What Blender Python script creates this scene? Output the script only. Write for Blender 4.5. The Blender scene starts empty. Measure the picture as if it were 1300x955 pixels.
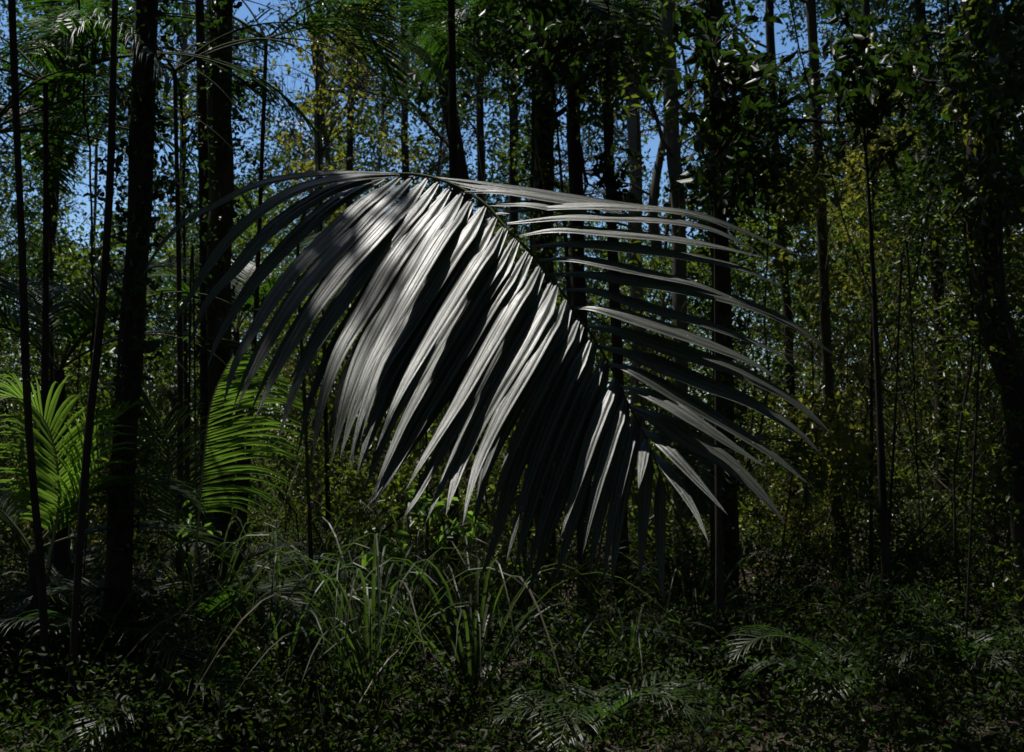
import bpy, math, random
import numpy as np
from mathutils import Vector, noise as mnoise
R = math.radians
rng = np.random.default_rng(7)
random.seed(7)

# ------------------------------------------------------------------ camera, sky, sun, exposure
scene = bpy.context.scene
CAM = np.array([0.0, 0.0, 1.6]); PITCH = R(4.0); F = 1264.0
cam = bpy.data.cameras.new('camera'); cam.lens = 36.0 * F / 1300.0; cam.sensor_width = 36
cam.clip_end = 3000; cam.clip_start = 0.05
cam.dof.use_dof = True; cam.dof.focus_distance = 3.25; cam.dof.aperture_fstop = 7.0
camo = bpy.data.objects.new('camera', cam); scene.collection.objects.link(camo)
camo.location = CAM; camo.rotation_euler = (R(90) + PITCH, 0, 0)
scene.camera = camo

SUN = np.array([-0.25, 0.24, 0.94]); SUN = SUN / np.linalg.norm(SUN)     # towards the sun
sun_el = math.asin(SUN[2]); sun_az = math.atan2(SUN[0], SUN[1])
world = bpy.data.worlds.new('World'); scene.world = world; world.use_nodes = True
wn = world.node_tree.nodes; wl = world.node_tree.links
bg = wn['Background']; bg.inputs['Strength'].default_value = 0.12
sky = wn.new('ShaderNodeTexSky'); sky.sky_type = 'NISHITA'; sky.sun_disc = False
sky.sun_elevation = sun_el; sky.sun_rotation = sun_az; sky.ozone_density = 1.6; sky.air_density = 1.0; sky.dust_density = 0.3
hs = wn.new('ShaderNodeHueSaturation'); hs.inputs['Saturation'].default_value = 1.2; hs.inputs['Value'].default_value = 1.2
tc = wn.new('ShaderNodeTexCoord'); nz = wn.new('ShaderNodeTexNoise'); nz.inputs['Scale'].default_value = 3.2; nz.inputs['Detail'].default_value = 6
mp = wn.new('ShaderNodeMapping'); mp.inputs['Location'].default_value = (0.55, 0.2, 0.0); mp.inputs['Scale'].default_value = (1, 1, 2.2)
cr = wn.new('ShaderNodeValToRGB'); cr.color_ramp.elements[0].position = 0.56; cr.color_ramp.elements[1].position = 0.68
mx = wn.new('ShaderNodeMix'); mx.data_type = 'RGBA'; mx.inputs['B'].default_value = (7.5, 7.5, 7.6, 1)
wl.new(tc.outputs['Generated'], mp.inputs['Vector']); wl.new(mp.outputs['Vector'], nz.inputs['Vector'])
wl.new(nz.outputs['Fac'], cr.inputs['Fac']); wl.new(sky.outputs['Color'], hs.inputs['Color'])
wl.new(hs.outputs['Color'], mx.inputs['A']); wl.new(cr.outputs['Color'], mx.inputs['Factor'])
wl.new(mx.outputs['Result'], bg.inputs['Color'])

sl = bpy.data.lights.new('sun', 'SUN'); sl.energy = 5.0; sl.angle = R(0.55); sl.color = (1.0, 0.97, 0.91)
so = bpy.data.objects.new('sun', sl); scene.collection.objects.link(so)
so.rotation_euler = Vector(SUN).to_track_quat('Z', 'Y').to_euler(); so.location = (0, 0, 40)

scene.view_settings.view_transform = 'Standard'; scene.view_settings.look = 'None'
scene.view_settings.exposure = -0.12; scene.view_settings.gamma = 1.0
scene.cycles.max_bounces = 6; scene.cycles.diffuse_bounces = 3; scene.cycles.glossy_bounces = 2
scene.cycles.transmission_bounces = 3; scene.cycles.sample_clamp_indirect = 3
scene.cycles.use_denoising = True

# ------------------------------------------------------------------ helpers
cp, sp = math.cos(PITCH), math.sin(PITCH)
def at(px, py, Y):
    """photo pixel + distance ahead -> a point of the place"""
    cx = (px - 650.0) / F; cy = (477.5 - py) / F
    d = np.array([cx, cp - cy * sp, sp + cy * cp])
    return CAM + d * (Y / d[1])
def proj(P):
    d = P - CAM
    z = d[:, 1] * cp + d[:, 2] * sp; u = -d[:, 1] * sp + d[:, 2] * cp
    z = np.where(z > 0.1, z, 0.1)
    return 650 + F * d[:, 0] / z, 477.5 - F * u / z
def norm(v): return v / np.maximum(np.linalg.norm(v, axis=-1, keepdims=True), 1e-9)

def link(name, verts, faces, mat, parent=None, smooth=False, uv=None, loc=None):
    me = bpy.data.meshes.new(name)
    me.from_pydata([tuple(v) for v in verts], [], faces) if not isinstance(faces, np.ndarray) else fast(me, verts, faces)
    if uv is not None:
        l = me.uv_layers.new(name='uv')
        vi = np.zeros(len(me.loops), dtype=np.int32); me.loops.foreach_get('vertex_index', vi)
        l.data.foreach_set('uv', np.asarray(uv, dtype=np.float32)[vi].ravel())
    me.materials.append(mat)
    if smooth: me.polygons.foreach_set('use_smooth', np.ones(len(me.polygons), dtype=bool))
    me.update()
    o = bpy.data.objects.new(name, me); scene.collection.objects.link(o)
    if parent is not None:
        o.parent = parent; o.matrix_parent_inverse = parent.matrix_world.inverted()
    return o
def fast(me, verts, faces):
    verts = np.asarray(verts, dtype=np.float32); n = faces.shape[1]
    me.vertices.add(len(verts)); me.vertices.foreach_set('co', verts.ravel())
    me.loops.add(faces.size); me.loops.foreach_set('vertex_index', faces.astype(np.int32).ravel())
    me.polygons.add(len(faces)); me.polygons.foreach_set('loop_start', np.arange(0, faces.size, n, dtype=np.int32))
    me.update(calc_edges=True); me.validate()
def tag(o, label, cat, group=None, kind=None):
    if label: o['label'] = label
    if cat: o['category'] = cat
    if group: o['group'] = group
    if kind: o['kind'] = kind
    return o
def empty(name, loc, label, cat, group=None):
    o = bpy.data.objects.new(name, None); scene.collection.objects.link(o); o.empty_display_size = 0.2
    from mathutils import Matrix
    o.location = tuple(loc); o.matrix_world = Matrix.Translation(Vector(tuple(loc)))
    return tag(o, label, cat, group)

# ------------------------------------------------------------------ materials
def mat_new(name):
    m = bpy.data.materials.new(name); m.use_nodes = True
    return m, m.node_tree.nodes, m.node_tree.links, m.node_tree.nodes['Principled BSDF']
def leaf_mat(name, stops, trans, tfac=0.35, rough=0.38, spec=0.5, scale=3.0):
    m, n, l, b = mat_new(name)
    geo = n.new('ShaderNodeNewGeometry'); ramp = n.new('ShaderNodeValToRGB')
    e = ramp.color_ramp.elements
    while len(e) < len(stops): e.new(0.5)
    for k, (p, c) in enumerate(stops): e[k].position = p; e[k].color = (*c, 1)
    l.new(geo.outputs['Random Per Island'], ramp.inputs['Fac'])
    no = n.new('ShaderNodeTexNoise'); no.inputs['Scale'].default_value = scale; no.inputs['Detail'].default_value = 4
    mul = n.new('ShaderNodeMix'); mul.data_type = 'RGBA'; mul.blend_type = 'MULTIPLY'; mul.inputs['Factor'].default_value = 0.6
    r2 = n.new('ShaderNodeValToRGB'); r2.color_ramp.elements[0].position = .3; r2.color_ramp.elements[0].color = (.45, .45, .45, 1)
    r2.color_ramp.elements[1].position = .7; r2.color_ramp.elements[1].color = (1.25, 1.25, 1.1, 1)
    tcn = n.new('ShaderNodeTexCoord'); l.new(tcn.outputs['Object'], no.inputs['Vector'])
    l.new(no.outputs['Fac'], r2.inputs['Fac']); l.new(ramp.outputs['Color'], mul.inputs['A']); l.new(r2.outputs['Color'], mul.inputs['B'])
    l.new(mul.outputs['Result'], b.inputs['Base Color'])
    b.inputs['Roughness'].default_value = rough; b.inputs['Specular IOR Level'].default_value = spec
    t = n.new('ShaderNodeBsdfTranslucent')
    tm = n.new('ShaderNodeMix'); tm.data_type = 'RGBA'; tm.blend_type = 'MULTIPLY'; tm.inputs['Factor'].default_value = 1
    tm.inputs['A'].default_value = (*trans, 1); l.new(r2.outputs['Color'], tm.inputs['B'])
    l.new(tm.outputs['Result'], t.inputs['Color'])
    s = n.new('ShaderNodeMixShader'); s.inputs['Fac'].default_value = tfac
    l.new(b.outputs['BSDF'], s.inputs[1]); l.new(t.outputs['BSDF'], s.inputs[2])
    l.new(s.outputs['Shader'], n['Material Output'].inputs['Surface'])
    return m
M = {}
M['leaf'] = leaf_mat('small_leaf', [(0, (.014, .026, .008)), (.45, (.030, .046, .012)), (.8, (.065, .075, .020)), (.96, (.10, .10, .025)), (1, (.15, .08, .03))], (.22, .34, .03), .38, .36, .38)
M['leaf_yellow'] = leaf_mat('yellow_green_leaf', [(0, (.03, .045, .012)), (.5, (.07, .09, .02)), (.9, (.12, .12, .03)), (1, (.16, .08, .03))], (.42, .43, .05), .40, .32)
M['leaf_dark'] = leaf_mat('dark_leaf', [(0, (.012, .026, .008)), (1, (.035, .055, .018))], (.07, .15, .015), .28, .42, .36)
M['leaf_pale'] = leaf_mat('pale_leaf', [(0, (.06, .08, .04)), (1, (.12, .14, .08))], (.25, .33, .10), .3, .3)
M['canopy'] = leaf_mat('canopy_leaf', [(0, (.015, .03, .008)), (1, (.035, .055, .015))], (.10, .17, .02), .2, .4)
M['ground_leaf'] = leaf_mat('ground_leaf', [(0, (.010, .020, .006)), (1, (.035, .045, .016))], (.08, .16, .015), .32, .55, .22)
M['palm'] = leaf_mat('palm_leaf', [(0, (.014, .030, .008)), (1, (.03, .05, .014))], (.08, .20, .015), .36, .42, .42)
M['palm_young'] = leaf_mat('young_palm_leaf', [(0, (.03, .08, .012)), (1, (.06, .12, .02))], (.26, .47, .05), .46, .42)
M['strap'] = leaf_mat('strap_leaf', [(0, (.025, .045, .018)), (.7, (.05, .07, .03)), (1, (.13, .08, .06))], (.12, .22, .03), .32, .50, .5)
M['litter'] = leaf_mat('dry_leaf', [(0, (.05, .03, .018)), (.6, (.12, .075, .045)), (1, (.24, .15, .10))], (.2, .1, .05), .15, .5, .4)
M['red_dry'] = leaf_mat('reddish_dry_leaf', [(0, (.22, .09, .06)), (1, (.38, .18, .13))], (.4, .15, .08), .3, .5)

def bark_mat(name, c0, c1, sc=14.0, bump=.6):
    m, n, l, b = mat_new(name)
    tcn = n.new('ShaderNodeTexCoord'); mpn = n.new('ShaderNodeMapping'); mpn.inputs['Scale'].default_value = (1, 1, .22)
    no = n.new('ShaderNodeTexNoise'); no.inputs['Scale'].default_value = sc; no.inputs['Detail'].default_value = 8; no.inputs['Roughness'].default_value = .65
    no2 = n.new('ShaderNodeTexNoise'); no2.inputs['Scale'].default_value = 2.5; no2.inputs['Detail'].default_value = 3
    rr = n.new('ShaderNodeValToRGB'); rr.color_ramp.elements[0].position = .32; rr.color_ramp.elements[0].color = (*c0, 1)
    rr.color_ramp.elements[1].position = .7; rr.color_ramp.elements[1].color = (*c1, 1)
    mm = n.new('ShaderNodeMath'); mm.operation = 'MULTIPLY_ADD'; mm.inputs[1].default_value = .6
    m2 = n.new('ShaderNodeMath'); m2.operation = 'MULTIPLY'; m2.inputs[1].default_value = .45
    l.new(tcn.outputs['Object'], mpn.inputs['Vector']); l.new(mpn.outputs['Vector'], no.inputs['Vector']); l.new(tcn.outputs['Object'], no2.inputs['Vector'])
    l.new(no2.outputs['Fac'], m2.inputs[0]); l.new(no.outputs['Fac'], mm.inputs[0]); l.new(m2.outputs[0], mm.inputs[2])
    l.new(mm.outputs[0], rr.inputs['Fac']); l.new(rr.outputs['Color'], b.inputs['Base Color'])
    bu = n.new('ShaderNodeBump'); bu.inputs['Strength'].default_value = bump; bu.inputs['Distance'].default_value = .02
    l.new(no.outputs['Fac'], bu.inputs['Height']); l.new(bu.outputs['Normal'], b.inputs['Normal'])
    b.inputs['Roughness'].default_value = .85; b.inputs['Specular IOR Level'].default_value = .25
    return m
M['bark'] = bark_mat('dark_bark', (.010, .008, .006), (.052, .043, .032))
M['bark_olive'] = bark_mat('olive_bark', (.03, .026, .014), (.11, .095, .055))
M['bark_grey'] = bark_mat('grey_bark', (.06, .055, .048), (.20, .185, .16), 9)
M['stem'] = bark_mat('green_stem', (.03, .04, .015), (.09, .10, .04), 20, .3)
M['pale_stem'] = bark_mat('pale_rib', (.20, .18, .11), (.34, .30, .20), 20, .2)

def hero_mat():
    m, n, l, b = mat_new('glossy_frond_leaf')
    uvn = n.new('ShaderNodeUVMap'); uvn.uv_map = 'uv'
    mpn = n.new('ShaderNodeMapping'); mpn.inputs['Scale'].default_value = (1, .06, 1)
    fine = n.new('ShaderNodeTexNoise'); fine.inputs['Scale'].default_value = 26; fine.inputs['Detail'].default_value = 5; fine.inputs['Roughness'].default_value = .7
    l.new(uvn.outputs['UV'], mpn.inputs['Vector']); l.new(mpn.outputs['Vector'], fine.inputs['Vector'])
    tcn = n.new('ShaderNodeTexCoord')
    blot = n.new('ShaderNodeTexNoise'); blot.inputs['Scale'].default_value = 9; blot.inputs['Detail'].default_value = 5
    spk = n.new('ShaderNodeTexNoise'); spk.inputs['Scale'].default_value = 75; spk.inputs['Detail'].default_value = 2
    for q in (blot, spk): l.new(tcn.outputs['Object'], q.inputs['Vector'])
    base = n.new('ShaderNodeValToRGB'); base.color_ramp.elements[0].position = .3; base.color_ramp.elements[0].color = (.020, .030, .018, 1)
    base.color_ramp.elements[1].position = .75; base.color_ramp.elements[1].color = (.10, .105, .082, 1)
    l.new(fine.outputs['Fac'], base.inputs['Fac'])
    sx = n.new('ShaderNodeSeparateXYZ'); l.new(uvn.outputs['UV'], sx.inputs['Vector'])
    m1 = n.new('ShaderNodeMath'); m1.operation = 'MULTIPLY'; m1.inputs[1].default_value = 2 * math.pi * 3
    m2 = n.new('ShaderNodeMath'); m2.operation = 'COSINE'
    m3 = n.new('ShaderNodeMapRange'); m3.inputs['From Min'].default_value = .90; m3.inputs['From Max'].default_value = .985
    l.new(sx.outputs['X'], m1.inputs[0]); l.new(m1.outputs[0], m2.inputs[0]); l.new(m2.outputs[0], m3.inputs['Value'])
    veinmix = n.new('ShaderNodeMix'); veinmix.data_type = 'RGBA'; veinmix.inputs['B'].default_value = (.012, .014, .006, 1)
    sp_ = n.new('ShaderNodeMapRange'); sp_.inputs['To Min'].default_value = .85; sp_.inputs['To Max'].default_value = .08
    l.new(m3.outputs['Result'], sp_.inputs['Value']); l.new(sp_.outputs['Result'], b.inputs['Specular IOR Level'])
    # algae and dust specks
    sr = n.new('ShaderNodeValToRGB'); sr.color_ramp.elements[0].position = .70; sr.color_ramp.elements[1].position = .76
    l.new(spk.outputs['Fac'], sr.inputs['Fac'])
    mixs = n.new('ShaderNodeMix'); mixs.data_type = 'RGBA'; mixs.inputs['B'].default_value = (.36, .35, .29, 1)
    l.new(sr.outputs['Color'], mixs.inputs['Factor']); l.new(base.outputs['Color'], mixs.inputs['A'])
    l.new(mixs.outputs['Result'], veinmix.inputs['A']); l.new(m3.outputs['Result'], veinmix.inputs['Factor']); l.new(veinmix.outputs['Result'], b.inputs['Base Color'])
    ro = n.new('ShaderNodeMapRange'); ro.inputs['From Min'].default_value = .3; ro.inputs['From Max'].default_value = .7
    ro.inputs['To Min'].default_value = .38; ro.inputs['To Max'].default_value = .52
    l.new(blot.outputs['Fac'], ro.inputs['Value']); l.new(ro.outputs['Result'], b.inputs['Roughness'])
    b.inputs['Specular IOR Level'].default_value = .95
    b.inputs['Coat Weight'].default_value = .30; b.inputs['Coat Roughness'].default_value = .40
    bu = n.new('ShaderNodeBump'); bu.inputs['Strength'].default_value = .5; bu.inputs['Distance'].default_value = .0025
    l.new(fine.outputs['Fac'], bu.inputs['Height']); l.new(bu.outputs['Normal'], b.inputs['Normal'])
    t = n.new('ShaderNodeBsdfTranslucent'); t.inputs['Color'].default_value = (.05, .10, .02, 1)
    s = n.new('ShaderNodeMixShader'); s.inputs['Fac'].default_value = .18
    l.new(b.outputs['BSDF'], s.inputs[1]); l.new(t.outputs['BSDF'], s.inputs[2])
    l.new(s.outputs['Shader'], n['Material Output'].inputs['Surface'])
    return m
M['hero'] = hero_mat()

def ground_mat():
    m, n, l, b = mat_new('leaf_litter_soil')
    tcn = n.new('ShaderNodeTexCoord')
    a = n.new('ShaderNodeTexNoise'); a.inputs['Scale'].default_value = 18; a.inputs['Detail'].default_value = 8
    v = n.new('ShaderNodeTexVoronoi'); v.inputs['Scale'].default_value = 22
    for q in (a, v): l.new(tcn.outputs['Object'], q.inputs['Vector'])
    rr = n.new('ShaderNodeValToRGB'); rr.color_ramp.elements[0].position = .35; rr.color_ramp.elements[0].color = (.018, .013, .008, 1)
    rr.color_ramp.elements[1].position = .72; rr.color_ramp.elements[1].color = (.085, .058, .036, 1)
    l.new(a.outputs['Fac'], rr.inputs['Fac']); l.new(rr.outputs['Color'], b.inputs['Base Color'])
    bu = n.new('ShaderNodeBump'); bu.inputs['Strength'].default_value = .8; bu.inputs['Distance'].default_value = .03
    l.new(v.outputs['Distance'], bu.inputs['Height']); l.new(bu.outputs['Normal'], b.inputs['Normal'])
    b.inputs['Roughness'].default_value = .9
    return m
M['ground'] = ground_mat()

# ------------------------------------------------------------------ foliage builders
# gaps cut in the leaves to let the sun reach these spots: (px, py, distance, radius m)
GAPS = [(500, 300, 3.3, .30), (475, 350, 3.05, .28), (520, 430, 2.85, .34), (590, 500, 2.75, .26), (545, 330, 3.3, .34), (640, 350, 3.2, .42), (700, 300, 3.2, .36), (760, 400, 3.05, .42), (840, 300, 3.2, .34), (900, 390, 3.0, .42), (960, 500, 3.0, .40), (640, 500, 3.0, .34), (800, 300, 3.2, .35),
        (340, 530, 5.9, .26), (290, 500, 5.9, .16), (380, 560, 5.85, .2), (25, 560, 5.6, .40), (225, 480, 6.2, .3), (532, 645, 6.1, .22), (455, 105, 6.5, .35),
        (1110, 210, 13, 1.2), (1090, 330, 13, 1.2), (1130, 260, 12, .9), (1170, 360, 12, .6), (1160, 720, 10.5, .7), (950, 300, 15, .7), (1000, 800, 9, .4),
        (340, 700, 5.6, .3), (520, 760, 5.4, .6), (640, 790, 5.6, .5), (400, 740, 5.7, .5), (330, 720, 6.2, .4), (650, 750, 8.5, .3), (830, 760, 10, .4), (250, 690, 6.5, .3), (420, 660, 7, .3), (900, 95, 6.2, .3), (1260, 210, 6.4, .3),
        (1050, 620, 12, .5), (370, 90, 9, .4), (930, 740, 11, .4), (1230, 620, 9, .35), (280, 350, 9, .5), (560, 560, 12, .5)]
G = [(at(a, b, c), r) for a, b, c, r in GAPS]
for _ in range(420):
    Y_ = 4.5 + 15 * rng.random() ** .8; G.append((at(rng.uniform(0, 1300), rng.uniform(250, 840), Y_), rng.uniform(.05, .16) * (1 + Y_ / 10)))
NG = len(GAPS)
def sunlit(P, pad=0.0, m=None):
    """True where a leaf would stand in one of the sun's ways in"""
    hit = np.zeros(len(P), bool)
    for g, r in G[:m]:
        d = P - g; t = d @ SUN
        q = np.linalg.norm(d - t[:, None] * SUN, axis=1)
        hit |= (q < pad + r * (1 + .18 * np.sin(P[:, 0] * 7 + P[:, 1] * 5))) & (t > 1.3)
    return hit
# where the photograph shows sky between the leaves: px, py, rx, ry, amount
SKYG = [(60, 65, 60, 40, .75), (20, 20, 50, 30, .5), (325, 8, 40, 18, 1.2), (240, 75, 40, 40, .65), (365, 85, 55, 60, .85), (400, 10, 28, 40, .7), (240, 200, 45, 50, .8),
        (105, 235, 45, 50, .8), (110, 290, 30, 28, 1.2), (20, 180, 30, 40, .55), (310, 170, 40, 40, .6), (500, 170, 70, 55, .52), (600, 190, 40, 50, .55), (712, 160, 22, 40, .7),
        (770, 225, 50, 50, .85), (840, 210, 22, 50, 1.2), (800, 280, 50, 20, .8), (868, 60, 16, 50, 1.0), (885, 170, 30, 50, .75), (960, 20, 45, 35, 1.05), (1000, 70, 50, 35, .7),
        (1080, 80, 50, 40, .6), (920, 95, 60, 50, .5), (1060, 160, 40, 22, .5), (880, 290, 25, 25, .6), (160, 30, 40, 30, .5), (480, 60, 40, 50, .35), (1190, 60, 40, 60, .35), (345, 335, 35, 30, .4), (640, 120, 60, 60, .3)]
def skyopen(P):
    x, y = proj(P); o = np.zeros(len(P))
    for a, b, rx, ry, p in SKYG:
        o += p * np.exp(-((x - a) / rx) ** 2 - ((y - b) / ry) ** 2)
    return np.clip(o * .95, 0, .97)
def thin(P, sky=True, k=1.0, pad=0.0):
    keep = ~sunlit(P, pad)
    if sky:
        far = P[:, 1] > 7
        keep &= ~(far & (rng.random(len(P)) < k * skyopen(P)))
    return P[keep]
def fractal(P, s, seed=0.):
    return np.array([mnoise.fractal(Vector((p[0] * s + seed, p[1] * s, p[2] * s)), 1.0, 2.0, 3) for p in P])

def leaves(P, L, W=None, up=.55, droop=.25, var=.35):
    """leaf blades as two folded quads each"""
    n = len(P)
    L = L * (1 + var * rng.uniform(-1, 1, n)); W = (W if W is not None else .42) * L
    N = norm(rng.normal(0, 1, (n, 3)) * (1 - up) + np.array([0, 0, 1.0]) * up + .05)
    D = rng.normal(0, 1, (n, 3)); D[:, 2] -= droop
    D = norm(D - (D * N).sum(1)[:, None] * N); S = np.cross(N, D)
    Lc, Wc = L[:, None], W[:, None]
    fold = .28 * Wc * N; bend = -.16 * Lc * N
    v = np.stack([P, P + D * Lc * .30 + S * Wc * .5 + fold, P + D * Lc * .72 + S * Wc * .36 + fold + bend * .5, P + D * Lc + bend,
                  P + D * Lc * .72 - S * Wc * .36 + fold + bend * .5, P + D * Lc * .30 - S * Wc * .5 + fold], 1).reshape(-1, 3)
    k = np.arange(n)[:, None] * 6
    f = np.concatenate([k + np.array([[0, 1, 2, 3]]), k + np.array([[0, 3, 4, 5]])], 0)
    return v, f
def cluster(centres, per, rad, flat=.7):
    c = np.repeat(centres, per, axis=0)
    off = norm(rng.normal(0, 1, c.shape)) * (rng.random((len(c), 1)) ** .5) * (rad if np.isscalar(rad) else np.repeat(rad, per)[:, None])
    off[:, 2] *= flat
    return c + off

def tube(path, radii, sides=8, rough=0.0, seed=0.):
    path = np.asarray(path, float); n = len(path)
    T = norm(np.gradient(path, axis=0)); ref = np.array([0.31, .95, .05]) if abs(T[0][2]) > .7 else np.array([0, 0, 1.])
    V = []; Fc = []
    for i in range(n):
        a = norm(np.cross(T[i], ref)); b = np.cross(T[i], a)
        for k in range(sides):
            th = 2 * math.pi * k / sides
            r = radii[i] * (1 + (rough * mnoise.noise(Vector((math.cos(th) * 1.7 + seed, math.sin(th) * 1.7, path[i][2] * 1.6))) if rough else 0))
            V.append(path[i] + r * (math.cos(th) * a + math.sin(th) * b))
    for i in range(n - 1):
        for k in range(sides):
            q = (k + 1) % sides
            Fc.append((i * sides + k, i * sides + q, (i + 1) * sides + q, (i + 1) * sides + k))
    V.append(path[-1] + T[-1] * radii[-1] * .5); e = len(V) - 1
    for k in range(sides): Fc.append(((n - 1) * sides + k, (n - 1) * sides + (k + 1) % sides, e, e))
    return np.array(V), Fc
class MB:
    def __init__(s): s.v = []; s.f = []; s.n = 0
    def add(s, v, f):
        f = [tuple(dict.fromkeys(int(i) + s.n for i in q)) for q in f]
        s.v.append(np.asarray(v)); s.f += f; s.n += len(v)
    def build(s, name, mat, parent=None, smooth=True): return link(name, np.concatenate(s.v), s.f, mat, parent, smooth)
def curve(pts, n):
    """Catmull-Rom through the points, n samples spaced by length"""
    P = np.asarray(pts, float); P = np.vstack([2 * P[0] - P[1], P, 2 * P[-1] - P[-2]])
    out = []
    for i in range(1, len(P) - 2):
        for t in np.linspace(0, 1, 12, endpoint=False):
            a, b, c, d = P[i - 1:i + 3]
            out.append(.5 * ((2 * b) + (c - a) * t + (2 * a - 5 * b + 4 * c - d) * t * t + (3 * b - a - 3 * c + d) * t ** 3))
    out.append(P[-2]); out = np.array(out)
    s = np.r_[0, np.cumsum(np.linalg.norm(np.diff(out, axis=0), axis=1))]
    q = np.linspace(0, s[-1], n)
    return np.stack([np.interp(q, s, out[:, k]) for k in range(3)], 1)

def limb(mb, start, d, length, r, depth, tips, bend=.35, sides=5):
    n = 6; pts = [start]; dd = norm(d)
    for i in range(n):
        dd = norm(dd + rng.normal(0, bend * .4, 3) + np.array([0, 0, .04])); pts.append(pts[-1] + dd * length / n)
    mb.add(*tube(pts, np.linspace(r, r * .35, n + 1), sides))
    for i in range(2, n + 1):
        tips.append(pts[i])
        if depth > 0:
            for _ in range(2 if i % 2 else 1):
                nd = norm(dd + rng.normal(0, .75, 3))
                limb(mb, pts[i], nd, length * rng.uniform(.4, .65), r * .45, depth - 1, tips, bend, 4)

# ------------------------------------------------------------------ the ground
def height(x, y): return .10 * math.sin(x * .5 + 1) * math.cos(y * .37) + .06 * math.sin(x * 1.3 + y * .9)
gx = np.r_[np.linspace(-600, -30, 10), np.linspace(-27, 27, 90), np.linspace(30, 600, 10)]
gy = np.r_[np.linspace(-600, -16, 8), np.linspace(-14, 46, 100), np.linspace(50, 1200, 12)]
V = [(x, y, height(x, y) if abs(x) < 30 and -16 < y < 50 else 0) for y in gy for x in gx]; nx = len(gx)
Fg = [(j * nx + i, j * nx + i + 1, (j + 1) * nx + i + 1, (j + 1) * nx + i) for j in range(len(gy) - 1) for i in range(nx - 1)]
g = link('ground', V, Fg, M['ground'], smooth=True); tag(g, None, None, kind='structure')

n = 26000
P = np.stack([rng.uniform(-14, 14, n), rng.uniform(3.5, 26, n), np.zeros(n)], 1); P[:, 2] = [height(a, b) + .012 for a, b, _ in P]
P[:, 2] += rng.random(n) * .03
v, f = leaves(P, .10, .5, up=.8, droop=0)
tag(link('leaf_litter', v, f, M['litter']), 'brown dead leaves lying over the dark forest floor', 'leaf litter', kind='stuff')

# ------------------------------------------------------------------ unseen leaf roof and wood all round, put there for shade
def roof_z(y): return np.where(y > 4, 4.6 + .50 * y, 6.6)
n = 80000
P = np.stack([rng.uniform(-24, 24, n), rng.uniform(-14, 46, n), np.zeros(n)], 1)
P[:, 2] = roof_z(P[:, 1]) + rng.random(n) ** 1.3 * 4.2
keep = fractal(P * np.array([1, 1, .5]), .55, 3.1) > -.42
P = P[keep]; P = thin(P, False, 1, .42); big = len(P)
for (x, y, c, r) in [(240, 320, 3.7, .30), (320, 430, 3.4, .22), (270, 400, 3.6, .25), (215, 300, 3.6, .3), (300, 280, 3.75, .25), (190, 340, 3.4, .3), (265, 340, 3.4, .25)]:      # extra unseen leaf patches added to keep the sun off the frond's left end
    q = at(x, y, c); top = q + SUN * (float(roof_z(q[1] + 2)) + 2 - q[2]) / SUN[2]
    P = np.vstack([P, top + rng.normal(0, 1, (260, 3)) * [r * .7, r * .7, .5]])
v, f = leaves(P, np.where(np.arange(len(P)) < big, .62, .17), .40, up=.8, droop=.2)
tag(link('shade_canopy', v, f, M['canopy']), 'unseen roof of dark leaves overhead, its gaps and dense patches shaped to steer the sun', 'canopy', kind='stuff')
n = 56000
a = rng.uniform(0, 2 * math.pi, n); r = rng.uniform(.92, 1.15, n)
P = np.stack([np.cos(a) * 21 * r, 16 + np.sin(a) * 28 * r, rng.random(n) * 13], 1)
P = P[(P[:, 1] < 26)]
P = P[np.linalg.norm(P[:, :2], axis=1) > 8]
v, f = leaves(P, .55, .42, up=.4)
tag(link('surrounding_wood', v, f, M['canopy']), 'unseen dark leafy wood at the sides and behind, put there for shade', 'wood', kind='stuff')

# far wood: leaf clumps from the floor up, open where the photograph shows sky
n = 15000
C = np.stack([rng.uniform(-26, 26, n), rng.uniform(24, 42, n), rng.random(n)], 1)
C[:, 2] = C[:, 2] ** 1.35 * (2.0 + .47 * C[:, 1])
px, py = proj(C)
keep = (rng.random(n) > np.clip(1.15 * skyopen(C), 0, .985))
# thinner leaves above the dense understorey
keep &= ~((py < 330) & (rng.random(n) < .12))
C = C[keep]
P = thin(cluster(C, 46, rng.uniform(.35, .95, len(C))), True, .55)
v, f = leaves(P, .135, .48, up=.30)
tag(link('far_wood', v, f, M['leaf']), 'mass of small sunlit and shaded leaves at the back of the forest', 'wood', kind='stuff')

# undergrowth thicket between the trunks
n = 15500
C = np.stack([rng.uniform(-17, 18, n), rng.uniform(9.0, 25, n), rng.random(n)], 1)
top = 1.0 + .27 * C[:, 1] + .55 * np.sin(C[:, 0] * 1.1) + np.where(C[:, 0] > 1.5, .9, 0)
C[:, 2] = C[:, 2] * top
C = C[fractal(C, 1.1, 7.7) > -.22]
P = thin(cluster(C, 50, rng.uniform(.20, .55, len(C))), True, .9)
v, f = leaves(P, .050 * np.exp(.45 * np.sin(P[:, 0] * 2.1 + P[:, 1]) + rng.normal(0, .2, len(P))), .46, up=.4)
tag(link('undergrowth', v, f, M['leaf']), 'tangled small leaved undergrowth filling the space between the trunks', 'undergrowth', kind='stuff')
mb = MB()
for k in range(280):
    y = rng.uniform(7.5, 22); x = rng.uniform(-.62, .62) * y; a = np.array([x, y, 0.0]); tilt = rng.normal(0, .28, 2) if rng.random() < .8 else rng.normal(0, 1.2, 2)
    hgt = rng.uniform(.8, 1.5) * (1 + .19 * y); q = [a]
    for i in range(7): q.append(q[-1] + np.array([tilt[0] + rng.normal(0, .16), tilt[1] + rng.normal(0, .16), 1.0]) * hgt / 7)
    mb.add(*tube(q, np.linspace(.011, .004, 8) * rng.uniform(.5, 1.3), 4))
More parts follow.
